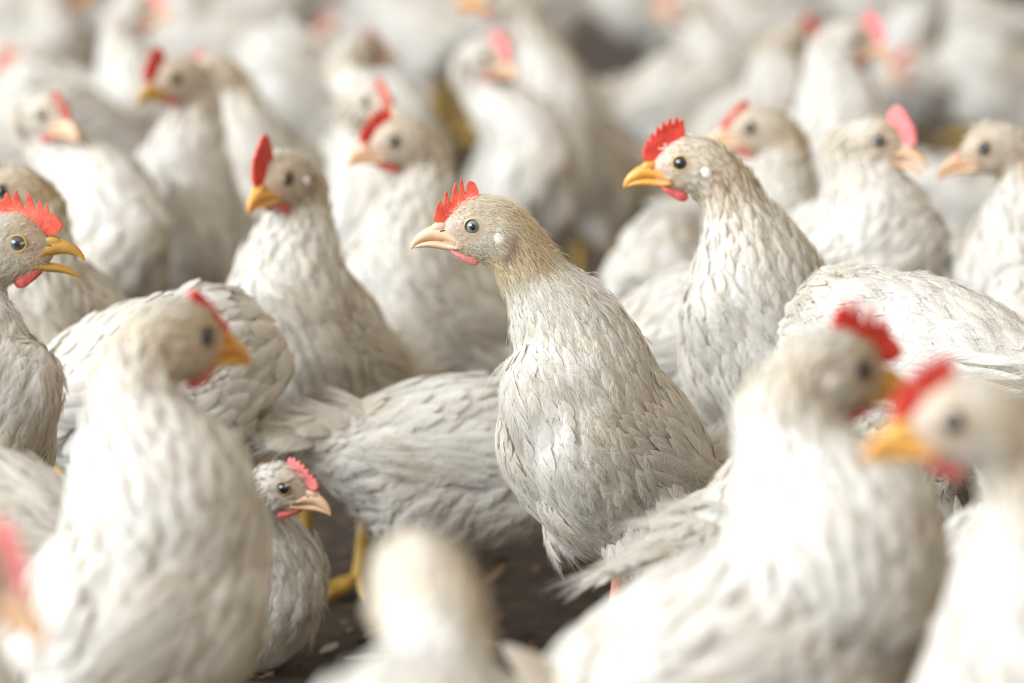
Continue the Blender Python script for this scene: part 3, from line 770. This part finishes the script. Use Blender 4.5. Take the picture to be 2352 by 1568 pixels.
def loose_feather(px, py, ang, L, label, seed):
    rng = np.random.default_rng(seed)
    g = ground(px, py)
    d = unit(np.array([[math.cos(R(ang)), math.sin(R(ang)), .12]])); n = unit(np.array([[.1, -.25, 1.0]])); n = unit(n - d * np.sum(n * d))
    me = feathers_mesh('loose_feather', np.array([[0, 0, .006]]), d, n, np.array([L]), np.array([L * .3]), np.array([.1]), np.array([WHITE * .95]), rows=10, cols=7, jag=.02, rng=rng)
    me.materials.append(M_FEATHER)
    o = link('loose_feather', me); o.location = g
    o['label'] = label; o['category'] = 'feather'; o['group'] = 'moulted feathers on the litter'
loose_feather(790, 1532, -20, .035, 'white moulted feather lying on the dark litter by the bottom edge', 3)
loose_feather(735, 1520, 60, .022, 'small fluffy white feather lying on the dark litter left of the longer feather', 4)

# ------------------------------------------------------------------ the flock
B_ = 'hens round the sharp one'; F_ = 'blurred hens in front'; G_ = 'blurred hens at the back'
hen('sharp white hen in the middle with pale beak, five-point red comb and grey eye', head=(1088, 521), yaw=185, pitch=2, s=1.0, body=(1405, 1020), byaw=218, bpitch=40, bs=.98,
    lod=0, seed=1, tan=.5, comb='five', comb_mat=M_COMB_LIGHT, eye_mat=M_EYE_GREY, wattle_mat=M_WATTLE_PALE, leg_mat=M_LEG_PINK, group=B_, wattle=.8)
hen('hen at the left edge with its yellow beak wide open', head=(38, 560), yaw=-3, pitch=4, s=1.04, body=(-165, 1030), byaw=-14, bpitch=38,
    lod=0, seed=4, tan=.27, comb='six', comb_mat=M_COMB_LIGHT, beak_mat=M_BEAK_BROWN, open_=17, eye_mat=M_EYE_BLUE, lid_mat=M_LID_YELLOW, group=B_, wattle=1.5)
hen('hen right of the sharp one with orange beak, dark eye and many-toothed red comb', head=(1565, 375), yaw=183, pitch=-2, s=.935, body=(1812, 826), byaw=217, bpitch=36,
    lod=1, barbs=True, seed=2, tan=.42, comb='many', combk=1.15, beak_mat=M_BEAK_ORANGE, group=B_, wattle=1.2, lid_mat=M_LID_YELLOW, lob=True, neckk=1.12)
hen('hen facing the camera with a tall narrow red comb, left of the sharp hen', head=(663, 410), yaw=238, pitch=-12, s=.87, body=(720, 790), lob=True, byaw=240, bpitch=34,
    lod=1, barbs=True, seed=3, tan=.25, comb='tall', beak_mat=M_BEAK_ORANGE, group=B_, wattle=1.3)
hen('big hen in front at lower left seen from behind, orange beak turned right', head=(470, 772), yaw=42, pitch=-6, s=1.22, hs=1.1, body=(285, 1430), byaw=28, bpitch=42, fo=.05, bs=.96,
    lod=1, seed=5, tan=.3, comb='low', beak_mat=M_BEAK_ORANGE, group=F_, comb_mat=M_COMB, neckk=1.3)
hen('small young hen with low yellowish head peeping out behind the big lower left hen', head=(650, 1122), yaw=-22, pitch=-8, s=.945, hs=.84, body=(590, 1400), byaw=-50, bpitch=30, bs=.6, stand=False,
    lod=1, barbs=True, seed=6, tan=.15, comb='many', combk=.75, comb_mat=M_COMB_PINK, group=B_, fo=.09)
hen('very blurred pale hen head at the bottom centre seen from behind', head=(860, 1345), yaw=108, pitch=-5, hs=1.3, s=1.55, body=(985, 2080), byaw=110, bpitch=40, bs=.85,
    lod=1, seed=7, tan=.35, comb='low', combk=.6, group=F_, neckk=1.5)
hen('large blurred hen at lower right facing right with orange red comb and long white back', head=(1978, 850), yaw=24, pitch=-8, s=1.3, hs=1.07, body=(1650, 1565), byaw=10, bpitch=20, bs=1.06, lob=True, shoulder=.62,
    lod=1, seed=8, tan=.22, comb='six', beak_mat=M_BEAK_ORANGE, group=F_, neckk=1.4, fo=.06)
hen('blurred hen in the lower right corner facing left with orange beak and red comb', head=(2195, 970), yaw=190, pitch=-4, s=1.48, body=(2480, 1760), byaw=215, bpitch=38,
    lod=1, seed=9, tan=.3, comb='many', beak_mat=M_BEAK_ORANGE, group=F_, wattle=1.0)
hen('blurred hen cut off at the lower left edge, only its pink comb and beak showing', head=(-80, 1320), yaw=-20, pitch=-25, s=1.6, body=(-330, 1950), byaw=-20, bpitch=30,
    lod=1, seed=10, tan=.3, comb='low', combk=1.3, comb_mat=M_COMB_PINK, group=F_)
hen('hen at the left edge whose white tail points right below the open-beaked hen', body=(-120, 1240), byaw=178, bpitch=8, s=1.13, lod=1, barbs=True, seed=11, tan=.2, group=F_, tailpitch=14, tailfan=.5)
hen('white hen bending behind the sharp one, fluffy tail and back turned left', head=(1330, 860), yaw=10, s=.89, body=(1065, 1050), byaw=12, bpitch=-4, lod=1, barbs=True, seed=13, tan=.12, group=B_, tailpitch=20, taill=.8, fo=.09, comb=None)
hen('hen behind the sharp hen with pale beak and half-turned head', head=(907, 325), yaw=207, pitch=-6, s=.8, body=(1020, 730), byaw=205, bpitch=34, lod=1, barbs=True, seed=14, tan=.35, comb='many', combk=.9, group=B_)
hen('blurred hen behind the sharp hen looking right with pink comb over a pale beak', head=(1112, 132), yaw=-42, pitch=-10, s=.63, body=(1190, 440), byaw=-70, bpitch=38, lod=2, seed=15, tan=.2, comb_mat=M_COMB_PINK, group=G_)
hen('brown-necked hen facing left just behind the orange-beaked hen', head=(1725, 295), yaw=187, pitch=-4, s=.765, body=(1850, 620), byaw=195, bpitch=35, lod=1, seed=16, tan=.5, comb='low', combk=1.2, beak_mat=M_BEAK, group=B_)
hen('hen on the right with a bright pink comb and slightly open beak, facing right', head=(2017, 325), yaw=-28, pitch=-10, s=.82, body=(1925, 635), byaw=-35, bpitch=28, lod=1, barbs=True, seed=17, tan=.25, comb='tall', combk=.75, comb_mat=M_COMB_PINK, open_=8, group=B_, wattle=1.2, wattle_mat=M_COMB_PINK, fat=1.05)
hen('combless hen at the right edge facing left with yellowish nape', head=(2262, 342), yaw=186, pitch=-14, s=.82, body=(2425, 730), byaw=200, bpitch=34, lod=1, seed=18, tan=.5, comb=None, group=B_, wattle=0)
hen('hen lowering its head behind the others on the right, only a red comb showing', head=(2215, 612), yaw=150, pitch=-32, s=.72, hs=1.1, body=(2330, 690), byaw=150, bpitch=5, lod=1, seed=19, tan=.3, comb='tall', combk=.8, group=B_)
hen('white hen body between the sharp hen and the orange-beaked hen', head=(1770, 600), yaw=20, s=.84, body=(1650, 770), byaw=10, bpitch=12, lod=1, barbs=True, seed=20, tan=.12, group=B_, taill=.6, tailpitch=10)
hen('hen turned away at right with ruffled white back above the lower right hens', head=(1890, 900), yaw=170, pitch=-20, body=(2110, 840), byaw=150, bpitch=6, s=.95, fo=.08, lod=1, barbs=True, seed=21, tan=.25, group=B_, taill=.7, tailpitch=10)
hen('greyish hen turned away behind the ruffled white back at right', body=(2390, 830), byaw=90, bpitch=4, s=.84, headz=-.04, fo=.12, lod=1, seed=22, bs=.9, tan=.35, group=B_, taill=.6, tailpitch=0)
hen('hen behind the large lower right hen, its frayed tail sticking out left', head=(2170, 1030), yaw=40, s=1.04, body=(1865, 1205), byaw=45, bpitch=8, lod=1, barbs=True, seed=23, comb=None, wattle=0, tan=.22, group=B_, tailpitch=6, tailfan=1.15, taill=1.0, fo=.1)
hen('hen mostly beyond the right edge, only cream back feathers showing', body=(2545, 1150), byaw=-80, bpitch=28, s=1.09, lod=1, seed=24, tan=.5, group=B_)
hen('white hen squeezed between the two lower right hens', head=(2460, 1010), yaw=20, body=(2330, 1400), byaw=25, bpitch=25, s=1.17, lod=1, seed=25, tan=.12, group=F_)
hen('blurred hen at upper left looking right with dark red comb on a slim neck', head=(95, 262), yaw=-48, pitch=-10, s=.75, body=(200, 600), byaw=-45, bpitch=30, lod=2, seed=26, tan=.25, comb='low', combk=.8, group=G_)
hen('blurred upright hen at upper left facing the camera with bright red comb', head=(405, 180), yaw=225, pitch=-10, s=.72, body=(450, 540), byaw=248, bpitch=40, lod=2, seed=27, tan=.3, comb='tall', combk=.8, beak_mat=M_BEAK_BROWN, group=G_)
hen('brown-naped blurred hen just behind the upright hen at upper left', head=(475, 165), yaw=200, s=.66, body=(620, 430), byaw=215, bpitch=32, lod=2, seed=28, tan=.6, comb='low', comb_mat=M_COMB_PINK, group=G_)
hen('blurred hen in the top left corner facing right with orange beak', head=(150, -15), yaw=0, s=.47, body=(50, 150), byaw=10, bpitch=15, lod=2, seed=29, tan=.3, beak_mat=M_BEAK_ORANGE, group=G_)
hen('blurred long-necked hen at the top left with faint pink comb', head=(320, 20), yaw=-20, s=.57, body=(250, 325), byaw=-30, bpitch=32, lod=2, seed=30, tan=.25, comb_mat=M_COMB_PINK, group=G_)
hen('blurred white hen body between the long-necked hen and the upper left hen', body=(170, 275), byaw=165, bpitch=20, s=.535, lod=2, seed=31, tan=.15, group=G_, headz=.05)
hen('bright white blurred hen broadside at the top left', body=(500, 110), byaw=180, bpitch=10, s=.44, lod=2, seed=32, tan=.1, group=G_)
hen('pinkish white blurred hen at the top between two bright ones', body=(690, 200), byaw=200, bpitch=20, s=.495, lod=2, seed=33, tan=.2, group=G_, headz=.0, fo=.12)
hen('blurred hen facing the camera below another head, left of top centre', head=(838, 235), yaw=-55, pitch=-10, s=.72, body=(850, 560), byaw=-85, bpitch=40, lod=2, seed=34, tan=.2, comb='low', combk=1.1, group=G_)
hen('blurred hen looking right with dark red comb, behind the camera-facing hen left of top centre', head=(858, 112), yaw=35, s=.61, body=(850, 400), byaw=40, bpitch=32, lod=2, seed=35, tan=.3, comb='low', group=G_)
hen('grey white blurred hen body at the top left of centre', body=(950, 75), byaw=160, bpitch=10, s=.415, lod=2, seed=36, tan=.2, group=G_, headz=.0, fo=.12)
hen('large blurred beige hen behind the sharp one, orange beak at the top edge', head=(1130, -8), yaw=185, s=.59, body=(1330, 365), byaw=225, bpitch=34, lod=2, seed=37, tan=.35, beak_mat=M_BEAK_ORANGE, group=G_)
hen('blurred hen right of top centre with cream tail turned left', body=(1580, 225), byaw=15, bpitch=10, s=.505, lod=2, seed=38, tan=.3, group=G_, headz=.02, fo=.12)
hen('blurred hen at the top right of centre facing left with pink comb', head=(1560, 12), yaw=180, s=.49, body=(1690, 190), byaw=200, bpitch=20, lod=2, seed=39, tan=.4, comb_mat=M_COMB_PINK, group=G_)
hen('blurred greenish-necked hen at upper right looking right, orange red comb', head=(1845, 92), yaw=5, pitch=-8, s=.55, body=(1725, 312), byaw=10, bpitch=30, lod=2, seed=40, tan=.6, beak_mat=M_BEAK_ORANGE, group=G_)
hen('blurred slim white hen at upper right with pale red comb, facing right', head=(1965, 92), yaw=-22, pitch=-10, s=.64, body=(1860, 390), byaw=-5, bpitch=34, lod=2, seed=41, tan=.2, comb='tall', comb_mat=M_COMB_PINK, combk=.8, group=G_)
hen('tall grey white blurred hen at the top right with head above the frame', body=(2090, 170), byaw=262, bpitch=40, s=.47, lod=2, seed=42, tan=.1, group=G_)
hen('blurred white hen in the top right corner', body=(2290, 190), byaw=205, bpitch=14, s=.487, lod=2, seed=43, tan=.15, group=G_, headz=.02, fo=.12)
hen('shaded blurred hen feeding in the dark gap at right', body=(2215, 475), byaw=170, bpitch=2, s=.58, bs=.75, stand=False, lod=2, seed=44, tan=.2, group=G_, headz=-.05, fo=.13)
hen('dark-headed hen behind the open-beaked hen at the left edge', head=(5, 440), yaw=205, pitch=-5, s=.88, body=(135, 775), byaw=238, bpitch=28, lod=1, seed=45, tan=.45, group=B_)
hen('white hen body at the far left behind the dark-headed hen', body=(10, 345), byaw=10, bpitch=10, s=.58, lod=2, seed=46, tan=.15, group=G_, headz=.0, fo=.12)
hen('white-winged hen behind the big lower left hen', head=(475, 1000), yaw=-25, pitch=-40, s=.905, body=(345, 880), byaw=8, bpitch=12, lod=1, seed=47, tan=.12, group=B_, tailpitch=5, fo=.09)
hen('greyish blurred hen body behind the sharp hen’s neck'.replace('’s', ''), body=(1515, 690), byaw=80, bpitch=8, s=.71, lod=2, seed=48, tan=.2, group=G_, headz=-.02, fo=.12)
# the rows farthest back, where only pale bodies melt together
far = [(40 + 180 * i, (62, -8, 28)[i % 3], (20, 200, 160, 10, 190, 170, 350)[i % 7]) for i in range(13)]
where = ['first', 'second', 'third', 'fourth', 'fifth', 'sixth', 'seventh', 'eighth', 'ninth', 'tenth', 'eleventh', 'twelfth', 'thirteenth']
for i, (x, y, b) in enumerate(far):
    hen('pale blurred hen in the farthest row along the top edge, %s from the left' % where[i], body=(x, y - 15), byaw=b, bpitch=12, s=(y - 15 + 605) / 1633.0, lod=2, seed=60 + i, tan=.2, group='farthest row of hens', headz=.08, fo=.1)
